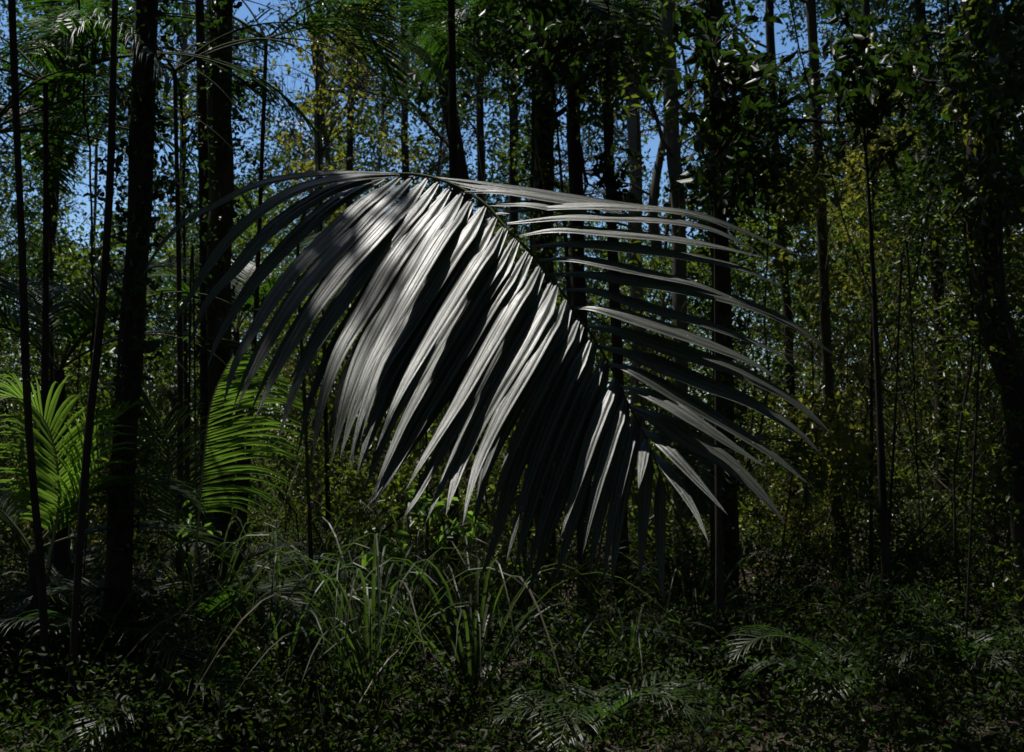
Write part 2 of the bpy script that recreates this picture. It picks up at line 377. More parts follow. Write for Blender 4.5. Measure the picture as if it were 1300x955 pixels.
tag(mb.build('undergrowth_stems', M['bark_olive']), 'countless thin stems and twigs tangled through the undergrowth', 'stems', kind='stuff')
n = 3600
C = np.stack([rng.uniform(-6.5, 6.5, n), rng.uniform(3.8, 10, n), rng.random(n)], 1)
C[:, 2] = C[:, 2] * (.18 + .075 * C[:, 1])
P = cluster(C, 40, rng.uniform(.12, .3, len(C)))
v, f = leaves(P, .036, .46, up=.4)
tag(link('ground_cover', v, f, M['ground_leaf']), 'low dark leafy ground cover at the foot of the near plants', 'ground cover', kind='stuff')

# ------------------------------------------------------------------ trees
def ground_px(Y):
    return 477.5 + F * math.tan(math.atan2(1.6, Y) + PITCH)
def make_tree(label, pts, Y, w, mat='bark', crown=None, leaf='leaf', size=.085, group=None, cat='tree', rough=.25, limbs=5, flare=1.25, name='forest_tree', twig=2):
    path = [at(x, y, Y) for x, y in pts]
    gp = ground_px(Y)
    lastx = pts[-1][0] + (pts[-1][0] - pts[-2][0]) * .3
    foot = at(lastx, gp, Y); foot[2] = height(foot[0], foot[1]) - .05
    path = path + [foot]; path = path[::-1]
    toplen = roof_z(np.array(Y)) + 2.0 - path[-1][2]
    d = norm(path[-1] - path[-2])
    if toplen > .5: path.append(path[-1] + d * toplen * .5); path.append(path[-1] + d * toplen * .5 + np.array([rng.normal(0, .1), rng.normal(0, .1), 0]))
    n = max(12, int(np.linalg.norm(path[-1] - path[0]) * 4))
    c = curve(path, n)
    wob = np.stack([[mnoise.noise(Vector((p[2] * .9, k * 9.1, w + pts[0][0]))) for k in (1, 2)] for p in c])
    c[:, :2] += wob * .035 * (w * Y / F) / .15
    r0 = w * Y / F / 2
    z = c[:, 2]
    rad = r0 * (1 + .12 * (1.6 - z) / 6) * (1 + (flare - 1) * np.exp(-np.clip(z, 0, None) / .5))
    rad = np.clip(rad, r0 * .3, None)
    root = empty(name, foot, label, cat, group)
    mb = MB(); mb.add(*tube(c, rad, 14 if w > 15 else 8, rough, pts[0][0]))
    tips = []
    if limbs:
        zs = np.linspace(.42, .92, limbs)
        for q in zs:
            i = int(q * (len(c) - 1))
            az = rng.uniform(0, 2 * math.pi)
            limb(mb, c[i], np.array([math.cos(az), math.sin(az), rng.uniform(.1, .9)]), rng.uniform(1.0, 2.2) * (Y / 14) ** .5, max(rad[i] * .35, .006), twig, tips)
    mb.build('trunk', M[mat], root)
    if crown:
        cc = []
        if tips and crown[0] > 0:
            tp = np.array(tips); cc.append(tp[rng.integers(0, len(tp), crown[0])] + rng.normal(0, .12, (crown[0], 3)))
        for (x, y, rx, ry, m) in crown[1]:
            for _ in range(int(m * 3.0)):
                cc.append(np.array([at(x + rng.normal(0, rx * .5), y + rng.normal(0, ry * .5), Y + rng.normal(0, .9))]))
        C = np.concatenate(cc)
        C = thin(C, True, 1.0)
        per = max(5, int(22 * (size / .085) ** -.6))
        P = cluster(C, per, rng.uniform(.14, .36, len(C)) * (size / .085) ** .4)
        P = thin(P, True, .8)
        v, f = leaves(P, size, .46, up=.35)
        link('crown', v, f, M[leaf], root)
    return root
T = make_tree
T('thick near black trunk rising along the left, in front of the palm fronds', [(190, -60), (178, 250), (165, 480), (150, 700), (147, 850)], 6.0, 31, 'bark', None, limbs=0, name='palm_tree_trunk' if 0 else 'forest_tree')
T('olive brown trunk right of the thick black trunk, beside the green backlit frond', [(284, -60), (280, 180), (279, 400), (279, 620), (279, 820)], 7.5, 30, 'bark_olive', None, limbs=0)
T('very thin dark stem just left of the thick black trunk', [(147, -60), (140, 200), (128, 400), (108, 600), (92, 850)], 5.0, 9, 'bark', None, limbs=0, flare=1)
T('thin dark stem nearest the left edge, leaning over the green fronds', [(12, -60), (24, 250), (38, 560), (52, 720), (58, 860)], 5.2, 9, 'bark', None, limbs=0, flare=1)
T('slim grey trunk standing against blue sky, above the left end of the big frond', [(407, -60), (404, 220), (401, 500), (399, 700)], 13, 12, 'bark_grey', (30, [(420, 30, 50, 60, 14), (450, 80, 60, 50, 16)]), 'leaf_yellow', .08)
T('slender dark trunk over the top left leaflets of the big frond', [(447, -60), (444, 220), (441, 600)], 16, 10, 'bark', (60, [(470, 160, 60, 40, 26), (460, 60, 50, 60, 30)]))
T('leaning dark trunk whose foot disappears behind the arch of the big frond', [(542, -60), (562, 90), (584, 215), (597, 350), (602, 650)], 11, 21, 'bark', (60, [(540, 120, 70, 60, 30), (600, 60, 60, 50, 20)]), 'leaf_dark')
T('thin straight trunk right of the leaning trunk above the frond', [(604, -60), (611, 200), (616, 600)], 14, 12, 'bark', (50, [(620, 160, 50, 60, 26), (650, 60, 60, 60, 24)]), 'leaf_dark')
T('broad dark trunk behind the middle of the big frond, reappearing below its tips', [(694, -60), (690, 240), (690, 740)], 9, 26, 'bark', (0, [(680, 40, 70, 60, 46)]), 'leaf_dark', .09, limbs=2)
T('dark trunk between two patches of sky above the centre of the frond', [(732, -60), (731, 250), (742, 640)], 10, 20, 'bark', (40, [(760, 110, 40, 60, 18), (790, 60, 50, 50, 16)]), 'leaf')
T('dark trunk left of the forked trunk, standing before the brightest blue sky', [(798, -60), (807, 260), (812, 600)], 12, 18, 'bark_grey', (40, [(810, 60, 60, 60, 30)]), 'leaf')
tf = T('tall brown trunk with a side limb forking across the blue sky', [(846, -60), (851, 120), (861, 260), (864, 500)], 11, 20, 'bark_grey', (40, [(880, 30, 60, 40, 24)]), 'leaf_dark', .09)
mb = MB(); mb.add(*tube(curve([at(834, 320, 11), at(829, 262, 11), at(839, 195, 11.05), at(856, 130, 11)], 14), np.linspace(.065, .04, 14), 8, .25))
tips = []
for (x, y, dx, dz) in [(833, 250, -1, .5), (838, 200, 1, .6), (835, 290, -1.2, .3), (850, 150, 1, .8), (848, 165, -1, 1)]:
    limb(mb, at(x, y, 11), np.array([dx, .1, dz]), .9, .018, 2, tips)
mb.build('limb', M['bark_grey'], tf)
T('dark trunk right of the forked trunk, thick again below the right leaflets', [(903, -60), (911, 220), (919, 500), (923, 720)], 9, 25, 'bark', (20, [(930, 210, 60, 60, 30), (950, 150, 60, 40, 16)]), 'leaf_dark', .09, limbs=3)
T('thin dark trunk among large leaves near the top, left of the yellowish foliage', [(975, -60), (985, 200), (1000, 400), (1008, 640)], 13, 12, 'bark', (60, [(1000, 220, 60, 80, 40)]))
T('slightly bowed thin trunk touching the tips of the right leaflets', [(1028, -60), (1044, 330), (1052, 480), (1063, 650), (1080, 760)], 10, 14, 'bark_olive', (40, [(1020, 250, 50, 60, 20), (1060, 560, 40, 60, 20)]), 'leaf_yellow')
T('thin trunk amid the yellow green sunlit leaves at right', [(1098, -60), (1107, 300), (1114, 600)], 15, 11, 'bark', (60, [(1110, 210, 70, 50, 70), (1090, 330, 60, 60, 40), (1110, 90, 60, 50, 24)]), 'leaf_yellow')
T('dark trunk left of the massive right hand trunk', [(1163, -60), (1188, 300), (1198, 650)], 12, 15, 'bark', (70, [(1170, 90, 70, 80, 50), (1170, 230, 60, 80, 40)]), 'leaf_dark')
T('massive shadowed trunk at the right edge, wrapped in hanging vines', [(1236, -60), (1248, 250), (1262, 400), (1292, 520), (1315, 760)], 6.5, 38, 'bark', (0, [(1270, 90, 40, 90, 24), (1270, 230, 25, 30, 12)]), 'leaf_dark', .08, limbs=3)
T('slender pale trunk in front of sky, between the black trunk and the olive trunk', [(236, -60), (232, 200), (230, 420)], 14, 9, 'bark_grey', (50, [(240, 130, 40, 70, 20)]))
T('crooked trunk with bare twigs at the upper left corner', [(66, -60), (78, 120), (64, 300), (58, 520)], 12, 14, 'bark', (50, [(60, 130, 60, 60, 30), (60, 20, 50, 30, 12)]), 'leaf_dark')
T('thin trunk in shadow directly under the right end of the frond tip', [(787, 560), (792, 700), (795, 800)], 9, 14, 'bark', None, limbs=0)
T('leafy slender tree above the highest point of the frond', [(512, -60), (515, 220), (518, 500)], 18, 11, 'bark', (70, [(500, 60, 50, 60, 40), (510, 190, 50, 30, 24)]), 'leaf_yellow')
T('narrow trunk behind the frond midrib, near the centre of the photo', [(654, -60), (652, 300), (660, 600)], 17, 13, 'bark', (70, [(660, 180, 50, 50, 30)]), 'leaf')
for k in range(9):
    Y = rng.uniform(15, 24); x = (k + rng.random()) * 145
    T('very thin far trunk half lost among the background leaves', [(x + rng.normal(0, 34), -60), (x + rng.normal(0, 12), 250), (x + rng.normal(0, 12), 560)], Y, rng.uniform(4, 9), rng.choice(['bark', 'bark_grey', 'bark_olive']), (50, [(x, 60, 60, 70, 30), (x, 190, 60, 80, 34), (x, 320, 60, 60, 20)]), rng.choice(['leaf', 'leaf_yellow', 'leaf_dark']), .11, group='thin trunks far back in the forest', limbs=3, twig=2)

# broad-leaved trees whose dark leaves cut the sky at the top right, sunlit sprays on the big trunk
def broadleaf(label, spots, base, Y, size, mat, group=None, name='broadleaf_sapling', stemw=7):
    foot = at(base[0], ground_px(Y), Y); foot[2] = height(foot[0], foot[1])
    root = empty(name, foot, label, 'tree', group)
    topx, topy = spots[0][0], spots[0][1]
    stem = curve([foot, at(base[0] * .7 + topx * .3, 560, Y), at(base[0] * .4 + topx * .6, 300, Y), at(topx, topy, Y)], 24)
    mb = MB(); mb.add(*tube(stem, np.linspace(stemw * Y / F, .004, 24), 7, .2))
    PP = []
    for (x, y, rx, ry, m) in spots:
        for _ in range(m):
            e = at(x + rng.normal(0, rx * .5), y + rng.normal(0, ry * .5), Y + rng.normal(0, .35))
            s = stem[np.argmin(np.linalg.norm(stem - e, axis=1) + np.abs(stem[:, 2] - e[2] + .4) * .5)]
            mid = (s + e) / 2 + np.array([0, 0, .08])
            c = curve([s, mid, e], 8); mb.add(*tube(c, np.linspace(.006, .002, 8), 4))
            for i in range(3, 8):
                PP += [c[i] + rng.normal(0, .02, 3) for _ in range(2)]
    mb.build('stem', M['bark'], root)
    P = np.array(PP); P = P[~sunlit(P) | (np.arange(len(P)) % 2 == 0)]
    v, f = leaves(P, size, .48, up=.3, droop=.9); link('foliage', v, f, M[mat], root)
    return root
broadleaf('sapling with large dark leaves cut out against the sky at upper right', [(905, 60, 70, 70, 26), (1000, 90, 60, 60, 18), (930, 130, 60, 40, 12), (890, 180, 30, 60, 10)], (915, 900), 6.2, .10, 'leaf_dark')
broadleaf('sapling with dark broad leaves reaching toward the top right corner', [(1090, 60, 70, 60, 22), (1070, 130, 60, 40, 16), (1150, 100, 60, 80, 20)], (1130, 900), 7.0, .10, 'leaf_dark')
broadleaf('climber with drooping green leaves beside the massive right trunk', [(1275, 205, 16, 20, 7), (1225, 150, 12, 60, 9), (1230, 240, 14, 30, 5)], (1222, 900), 6.2, .07, 'leaf_yellow', name='climbing_plant', stemw=2)
broadleaf('thin sapling with scattered yellow green leaves in front of the right thicket', [(1110, 190, 40, 14, 10), (1080, 470, 40, 40, 7), (1110, 580, 40, 50, 7)], (1105, 900), 9, .075, 'leaf_yellow', stemw=3)
broadleaf('dark leaved sapling whose big leaves hang over the top centre', [(700, 70, 60, 50, 22), (760, 40, 60, 40, 16), (640, 50, 50, 40, 12)], (745, 900), 7.4, .10, 'leaf_dark')
broadleaf('sapling with dark leaves crossing the small blue gap over the frond', [(775, 215, 40, 40, 10), (790, 250, 40, 20, 6)], (783, 900), 8.0, .09, 'leaf_dark', stemw=4)

broadleaf('slim plant with long bright green backlit leaves just below the left leaflet tips', [(532, 640, 16, 20, 6), (600, 655, 30, 20, 5), (470, 700, 16, 30, 5)], (545, 900), 6.1, .075, 'palm_young', name='leafy_plant', stemw=2)
broadleaf('low plant with small bright green leaves between the black trunk and the olive trunk', [(250, 690, 26, 40, 9), (190, 740, 16, 30, 5)], (235, 900), 6.6, .06, 'palm_young', name='leafy_plant', stemw=2)
broadleaf('weedy plant with yellow green leaves in the light at the lower right', [(1170, 720, 40, 30, 9), (1060, 600, 30, 30, 6), (990, 770, 26, 26, 6)], (1120, 900), 8.4, .07, 'leaf_pale', name='leafy_plant', stemw=2)

# ------------------------------------------------------------------ palms
def frond_mesh(start, az, el, length, droop, n=46, ll=.5, lw=.013, angle=60, sag=.55, rw=.010, sides=(1, -1), seed=0, t0=.16, rig=0.0):
    """a pinnate frond: midrib curve and folded leaflets -> (rib verts, faces), (leaf verts, faces)"""
    m = 26; pts = [np.array(start, float)]; e = el; hd = np.array([math.cos(az), math.sin(az), 0])
    for i in range(m):
        e2 = e - droop * (i / m) ** 1.3
        pts.append(pts[-1] + (hd * math.cos(e2) + np.array([0, 0, 1]) * math.sin(e2)) * length / m)
    return frond_on(np.array(pts), n, ll, lw, angle, sag, rw, sides, t0, rig)
def frond_on(pts, n=46, ll=.5, lw=.013, angle=60, sag=.55, rw=.010, sides=(1, -1), t0=.16, rig=0.0, sidevec=None):
    rib = tube(pts, np.linspace(rw, rw * .25, len(pts)), 5)
    T_ = norm(np.gradient(pts, axis=0)); VV = []; FF = []; base = 0
    s = np.r_[0, np.cumsum(np.linalg.norm(np.diff(pts, axis=0), axis=1))]; s /= s[-1]
    for sd in sides:
        for k in range(n):
            t = t0 + (1 - t0) * (k + .5 + rng.normal(0, .12)) / n
            p = np.array([np.interp(t, s, pts[:, q]) for q in range(3)]); tt = norm(np.array([np.interp(t, s, T_[:, q]) for q in range(3)]))
            if sidevec is None: side = norm(np.cross(tt, [0, 0, 1.0]))
            else: side = norm(sidevec - (sidevec @ tt) * tt)
            nn = norm(np.cross(side, tt)); nn = nn if nn[2] > 0 or sidevec is not None else -nn
            u = (t - t0) / (1 - t0)
            L = ll * (.45 + 1.5 * u * (1 - u) * 1.55) * (1 - .35 * u ** 4) * rng.uniform(.86, 1.08)
            a = R(angle * (1 - .45 * u) + rng.normal(0, 4))
            d = norm(tt * math.cos(a) + sd * side * math.sin(a) + nn * (.18 + rig) + rng.normal(0, .04, 3))
            seg = 6; q = p.copy(); row = []
            for i in range(seg + 1):
                f = i / seg
                w = lw * (min(1, .35 + 2.4 * f) * (1 - f ** 2.2) + .02)
                dd = norm(d + np.array([0, 0, -1]) * sag * f * f * 1.4)
                wv = norm(np.cross(dd, nn)); up = norm(np.cross(wv, dd))
                if up @ nn < 0: up = -up
                row += [q + wv * w - up * w * .45, q, q - wv * w - up * w * .45]
                q = q + dd * L / seg
            VV += row
            for i in range(seg):
                o = base + i * 3
                FF += [(o, o + 1, o + 4, o + 3), (o + 1, o + 2, o + 5, o + 4)]
            base += 3 * (seg + 1)
    return rib, (np.array(VV), np.array(FF))
def palm(label, crown, foot, spec, mat='palm', stem_r=.05, name='palm', barkm='bark', group=None):
    foot = np.array(foot, float); root = empty(name, foot, label, 'palm', group)
    crown = np.array(crown, float)
    c = curve([foot, (foot + crown) / 2 + np.array([.02, .02, 0]), crown], 20)
    if stem_r: link('trunk', *tube(c, np.linspace(stem_r * 1.2, stem_r * .7, 20), 10, .12), M[barkm], root, smooth=True)
    for s in spec:
        s = dict(s); mt = s.pop('mat', mat)
        if 'path' in s:
            pth = curve(s.pop('path'), 26); rib, lf = frond_on(pth, **s)
        else:
            az = R(s.pop('az')); el = R(s.pop('el')); rib, lf = frond_mesh(crown, az, el, s.pop('len'), R(s.pop('droop')), **s)
        V_, F_ = lf
        if mt == 'palm':                                   # leaflets left out to let the sun through
            nl = len(V_) // 21; cen = V_.reshape(nl, 21, 3)[:, 10]
            k_ = ~(sunlit(cen, .08, NG) & (np.array(foot)[1] < 9)); idx = np.where(k_)[0]
            V_ = V_.reshape(nl, 21, 3)[idx].reshape(-1, 3); F_ = (F_.reshape(nl, 12, 4)[:len(idx)].reshape(-1, 4))
        fr = link('frond', V_, F_, M[mt], root)
        link('rib', rib[0], rib[1], M['pale_stem'] if mt == 'palm_young' else M['stem'], fr, smooth=True)
    return root
def gfoot(px, Y):
    p = at(px, ground_px(Y), Y); p[2] = height(p[0], p[1]) - .03; return p
def ring(n, a0, a1, **k):
    return [dict(az=a0 + (a1 - a0) * (i + .5) / n + rng.normal(0, 5), el=rng.uniform(25, 62), len=rng.uniform(1.7, 2.4), droop=rng.uniform(90, 125), **k) for i in range(n)]
# azimuth 0 = right, 90 = away, 180 = left, 270 = toward the camera
palm('tall palm over the left corner whose dark drooping fronds comb the blue sky', at(252, -60, 7.6), gfoot(262, 7.6),
     [dict(az=200, el=30, len=2.4, droop=100, ll=.62), dict(az=175, el=45, len=2.5, droop=115, ll=.6), dict(az=345, el=25, len=2.2, droop=95, ll=.6), dict(az=10, el=45, len=2.3, droop=110, ll=.6),
      dict(az=320, el=15, len=2.1, droop=70, ll=.6), dict(az=230, el=20, len=2.0, droop=90, ll=.6), dict(az=150, el=20, len=2.2, droop=80, ll=.6), dict(az=30, el=10, len=2.0, droop=80, ll=.6)], stem_r=.045)
palm('overhanging palm whose long fronds with fine hanging leaflets veil the upper left', at(58, 105, 6.4), gfoot(44, 6.4),
     [dict(az=a, el=e, len=l, droop=d, ll=.62, lw=.009, sag=1.0, n=60) for a, e, l, d in [(0, 25, 1.9, 85), (25, 35, 2.0, 90), (345, 20, 1.6, 80), (190, 30, 1.6, 90), (50, 45, 2.0, 90), (330, 30, 1.4, 100), (10, 55, 1.9, 90), (100, 50, 1.9, 100), (160, 50, 1.7, 90), (215, 10, 1.4, 70)]], stem_r=.022)
palm('feathery palm drooping over the sky above the left end of the frond', at(338, 50, 8.2), gfoot(300, 8.2),
     [dict(az=a, el=e, len=l, droop=d, ll=.6, lw=.009, sag=.9, n=56) for a, e, l, d in [(0, 25, 2.0, 80), (180, 25, 2.2, 85), (200, 15, 1.9, 70), (340, 10, 1.8, 70), (160, 40, 2.2, 90), (225, 20, 1.6, 85), (20, 50, 1.9, 90), (150, 60, 1.9, 80)]], stem_r=.022)
palm('fine leaved palm filling the space between the black trunk and the olive trunk high up', at(222, 90, 7.0), gfoot(226, 7.0),
     [dict(az=a, el=e, len=l, droop=d, ll=.5, lw=.009, sag=.9, n=52) for a, e, l, d in [(0, 30, 1.8, 90), (180, 30, 1.9, 90), (205, 15, 1.7, 80), (335, 20, 1.6, 80), (155, 50, 1.8, 90), (30, 50, 1.8, 90), (250, 30, 1.2, 100), (90, 50, 1.6, 90)]], stem_r=.020)
palm('palm with dark arching fronds against the sky at the far left', at(-20, 170, 6.6), gfoot(-30, 6.6),
     [dict(az=20, el=55, len=2.2, droop=100, ll=.55), dict(az=0, el=30, len=1.9, droop=85, ll=.55), dict(az=330, el=35, len=1.7, droop=95, ll=.5), dict(az=45, el=25, len=2.2, droop=70, ll=.55),
      dict(az=355, el=5, len=1.7, droop=60, ll=.5), dict(az=100, el=40, len=2, droop=90, ll=.5)], stem_r=.05)
palm('short palm in deep shade with a mass of dark fronds below the left sky patch', at(75, 470, 6.8), gfoot(70, 6.8),
     [dict(az=a, el=e, len=l, droop=d, ll=.5) for a, e, l, d in [(10, 60, 1.6, 110), (60, 70, 1.7, 90), (140, 65, 1.6, 100), (180, 55, 1.5, 110), (220, 50, 1.3, 120), (330, 50, 1.4, 120), (355, 35, 1.5, 100), (30, 40, 1.5, 100)]], stem_r=.05)
palm('young palm with bright green backlit fronds at the left edge', at(40, 700, 5.7), gfoot(38, 5.7),
     [dict(path=[at(60, 720, 5.7), at(75, 630, 5.6), at(62, 545, 5.5), at(25, 505, 5.4), at(-20, 515, 5.3)], ll=.52, lw=.014, sag=.8, mat='palm_young', n=44),
      dict(path=[at(40, 700, 5.7), at(90, 640, 5.7), at(120, 560, 5.7), at(160, 520, 5.7)], ll=.42, lw=.010, sag=.6, mat='palm_young', n=40),
      dict(az=10, el=60, len=1.1, droop=110, ll=.36, lw=.014, n=28), dict(az=170, el=55, len=1.1, droop=100, ll=.4),
      dict(az=40, el=20, len=1.2, droop=60, ll=.36, lw=.014)], stem_r=.03, name='young_palm')
palm('young palm beside the olive trunk with one bright green frond spreading right', at(238, 820, 6.1), gfoot(236, 6.1),
     [dict(path=[at(238, 820, 6.1), at(250, 680, 6.0), at(258, 590, 5.95), at(266, 520, 5.9), at(280, 480, 5.85), at(296, 452, 5.8)], ll=.74, lw=.010, sag=1.1, angle=78, mat='palm_young', sides=(1,), n=54, t0=.45, sidevec=np.array([1., .1, .1])),
      dict(path=[at(238, 820, 6.1), at(225, 650, 6.3), at(205, 540, 6.4), at(170, 480, 6.4)], ll=.5, lw=.010, sag=.7, mat='palm', n=40, t0=.35),
      dict(az=20, el=60, len=1.4, droop=110, ll=.34, lw=.013), dict(az=330, el=55, len=1.2, droop=110, ll=.34, lw=.013), dict(az=200, el=55, len=1.2, droop=110, ll=.34, lw=.013)], stem_r=.03, name='young_palm')
palm('palm whose dark fronds hang down from the top centre of the photo', at(572, -90, 8.0), gfoot(574, 8.0),
     [dict(az=a, el=e, len=l, droop=d, ll=.55) for a, e, l, d in [(190, 30, 2.0, 100), (215, 20, 1.9, 95), (270, 10, 1.5, 90), (340, 20, 1.9, 100), (10, 35, 2.0, 110), (100, 30, 2, 100), (60, 20, 1.8, 90)]], stem_r=.04)
palm('shadowed palm with drooping fronds behind the top centre leaves', at(680, 50, 9.5), gfoot(668, 9.5),
     [dict(az=a, el=e, len=l, droop=d, ll=.5) for a, e, l, d in [(190, 40, 1.6, 130), (225, 30, 1.5, 130), (300, 30, 1.5, 130), (340, 40, 1.6, 130), (20, 40, 1.7, 120), (90, 50, 1.6, 100), (150, 40, 1.5, 110)]], stem_r=.05)
palm('small palm behind the left leaflets of the big frond, its leaflets catching light', at(300, 420, 9.0), gfoot(305, 9.0),
     [dict(az=a, el=e, len=l, droop=d, ll=.45) for a, e, l, d in [(170, 60, 1.4, 100), (10, 62, 1.5, 90), (30, 75, 1.5, 80), (330, 50, 1.3, 110), (215, 50, 1.2, 110), (90, 70, 1.5, 90)]], stem_r=.04)
palm('low palm in deep shade at the bottom left corner', at(20, 900, 6.2), gfoot(15, 6.2),
     [dict(az=a, el=e, len=l, droop=d, ll=.36, lw=.013) for a, e, l, d in [(10, 60, 1.3, 110), (40, 70, 1.4, 90), (330, 50, 1.2, 120), (90, 75, 1.4, 80), (180, 60, 1.2, 100)]], stem_r=.03, name='young_palm')
palm('low fern like palm in shade right of the thick black trunk foot', at(215, 860, 7.0), gfoot(212, 7.0),
     [dict(az=a, el=e, len=l, droop=d, ll=.3, lw=.011) for a, e, l, d in [(10, 65, 1.4, 110), (40, 75, 1.5, 90), (350, 50, 1.2, 120), (90, 80, 1.4, 80), (180, 60, 1.3, 110), (270, 60, 1.1, 110)]], stem_r=.03, name='young_palm')
palm('dark feathery palm hanging in the shade behind the frond tip', at(905, 600, 8.0), gfoot(905, 8.0),
     [dict(az=a, el=e, len=l, droop=d, ll=.36, lw=.012) for a, e, l, d in [(10, 50, 1.2, 140), (330, 40, 1.0, 140), (200, 50, 1.2, 130), (250, 40, 1, 140), (90, 60, 1.2, 110)]], stem_r=.04)

for i, (lab, x, Y, ex) in enumerate([('low feathery palm in the shade left of the shining clump', 330, 6.6, 0), ('low feathery palm under the lowest frond tips', 720, 6.8, 0),
    ('low feathery palm at the bottom, right of the frond tip', 960, 7.2, 0), ('low feathery palm near the bottom right corner', 1180, 7.4, 0), ('low feathery palm at the foot of the thin dark stem', 130, 5.9, 0)]):
    palm(lab, at(x, 860, Y), gfoot(x, Y), [dict(az=j * 52 + rng.uniform(0, 30), el=rng.uniform(50, 75), len=rng.uniform(.8, 1.25), droop=rng.uniform(95, 135), ll=.34, lw=.008, n=34, sag=.9) for j in range(7)], stem_r=.015, name='young_palm')

for i in range(9):
    x = 20 + i * 150 + rng.uniform(-30, 30); Y = rng.uniform(4.9, 7.6)
    palm('small dark palm seedling on the forest floor', at(x, ground_px(Y) - 40, Y), gfoot(x, Y), [dict(az=j * 60 + rng.uniform(0, 40), el=rng.uniform(45, 75), len=rng.uniform(.55, .95), droop=rng.uniform(95, 135), ll=.30, lw=.008, n=26, sag=.9) for j in range(6)], stem_r=.010, name='palm_seedling', group='palm seedlings on the forest floor')

# ------------------------------------------------------------------ the big frond
hp = empty('palm', gfoot(398, 6.0), 'palm with the huge glossy silver grey frond arching across the centre of the photo', 'palm')
crown = at(392, 640, 5.9)
link('trunk', *tube(curve([gfoot(398, 6.0), (gfoot(398, 6.0) + crown) / 2 + np.array([.01, 0, 0]), crown], 16), np.linspace(.022, .012, 16), 12, .15), M['bark'], hp, smooth=True)
RP = [(392, 640, 5.9), (388, 540, 5.8), (383, 440, 5.5), (378, 350, 5.05), (382, 285, 4.55), (404, 246, 4.08), (460, 226, 3.76), (520, 221, 3.52), (570, 232, 3.38), (616, 259, 3.28), (642, 290, 3.23), (674, 321, 3.18), (706, 361, 3.13), (740, 409, 3.08), (772, 460, 3.04), (796, 510, 3.0), (820, 556, 2.98), (838, 601, 2.97), (850, 640, 2.98)]
rpath = curve([at(*p) for p in RP], 90)
t = np.linspace(0, 1, 90)
frond = link('frond', *tube(rpath, .0085 * (1 - t) ** .8 + .0022, 8), M['stem'], hp, smooth=True)
frond['label'] = 'huge arching frond with long glossy leaflets'
def ribY(x, y):
    q = np.array([proj(rpath)[0], proj(rpath)[1]]).T
    return rpath[np.argmin((q[:, 0] - x) ** 2 + (q[:, 1] - y) ** 2), 1]
PLEAT = np.array([-1, -.82, -.64, -.5, -.36, -.18, 0, .18, .36, .5, .64, .82, 1])
def leaflet(pts, wpx, Nd, dy, seed, side, split=0.0):
    Y0 = ribY(*pts[0]); m = len(pts)
    P3 = []
    for i, (x, y) in enumerate(pts):
        f = i / (m - 1); P3.append(at(x, y, Y0 + dy * f ** .85))
    n = 30; c = curve(P3, n); T_ = norm(np.gradient(c, axis=0))
    V = []; U = []; w0 = wpx * Y0 / F / 2; Fc = []
    r_ = random.Random(seed); ph = r_.uniform(0, 6); tw = r_.uniform(-.12, .12)
    k = len(PLEAT)
    for i in range(n):
        f = i / (n - 1)
        w = w0 * (min(1.0, (.22 + 4.6 * f) if side < 0 else (.20 + 3.0 * f)) * (1 - max(0, (f - .35) / .65) ** 1.5) + .012)
        N0 = np.array(Nd[0]) * (1 - f) + np.array(Nd[1]) * f + np.array([math.sin(ph + f * 3) * .035 + tw * .6, 0, math.cos(ph * 1.3 + f * 2) * .03])
        N0 = norm(N0 - (N0 @ T_[i]) * T_[i]); W = np.cross(T_[i], N0)
        fold = .45 * (1 - min(1, f * 4)) + .12
        for j, u in enumerate(PLEAT):
            tri = abs(((u * 1.5 + .5) % 1.0) - .5) * 2        # pleats beside the midrib
            h = -abs(u) * fold * w + .17 * w * tri + .018 * w0 * math.sin(f * 23 + u * 5 + ph)
            V.append(c[i] + W * u * w * math.cos(fold * .5) + N0 * h); U.append(((u * .5 + .5) + seed * 2, f * 9 + seed * .71))
    for i in range(n - 1):
        for j in range(k - 1):
            a = i * k + j; Fc.append((a, a + 1, a + k + 1, a + k))
    link('leaflet', V, Fc, M['hero'], frond, smooth=True, uv=U)
NL = ((-.21, -.62, .76), (-.21, -.72, .66)); NR = ((-.08, -.60, .80), (-.02, -.62, .78)); NT = ((0, -.9, .30), (-.05, -.98, .08))
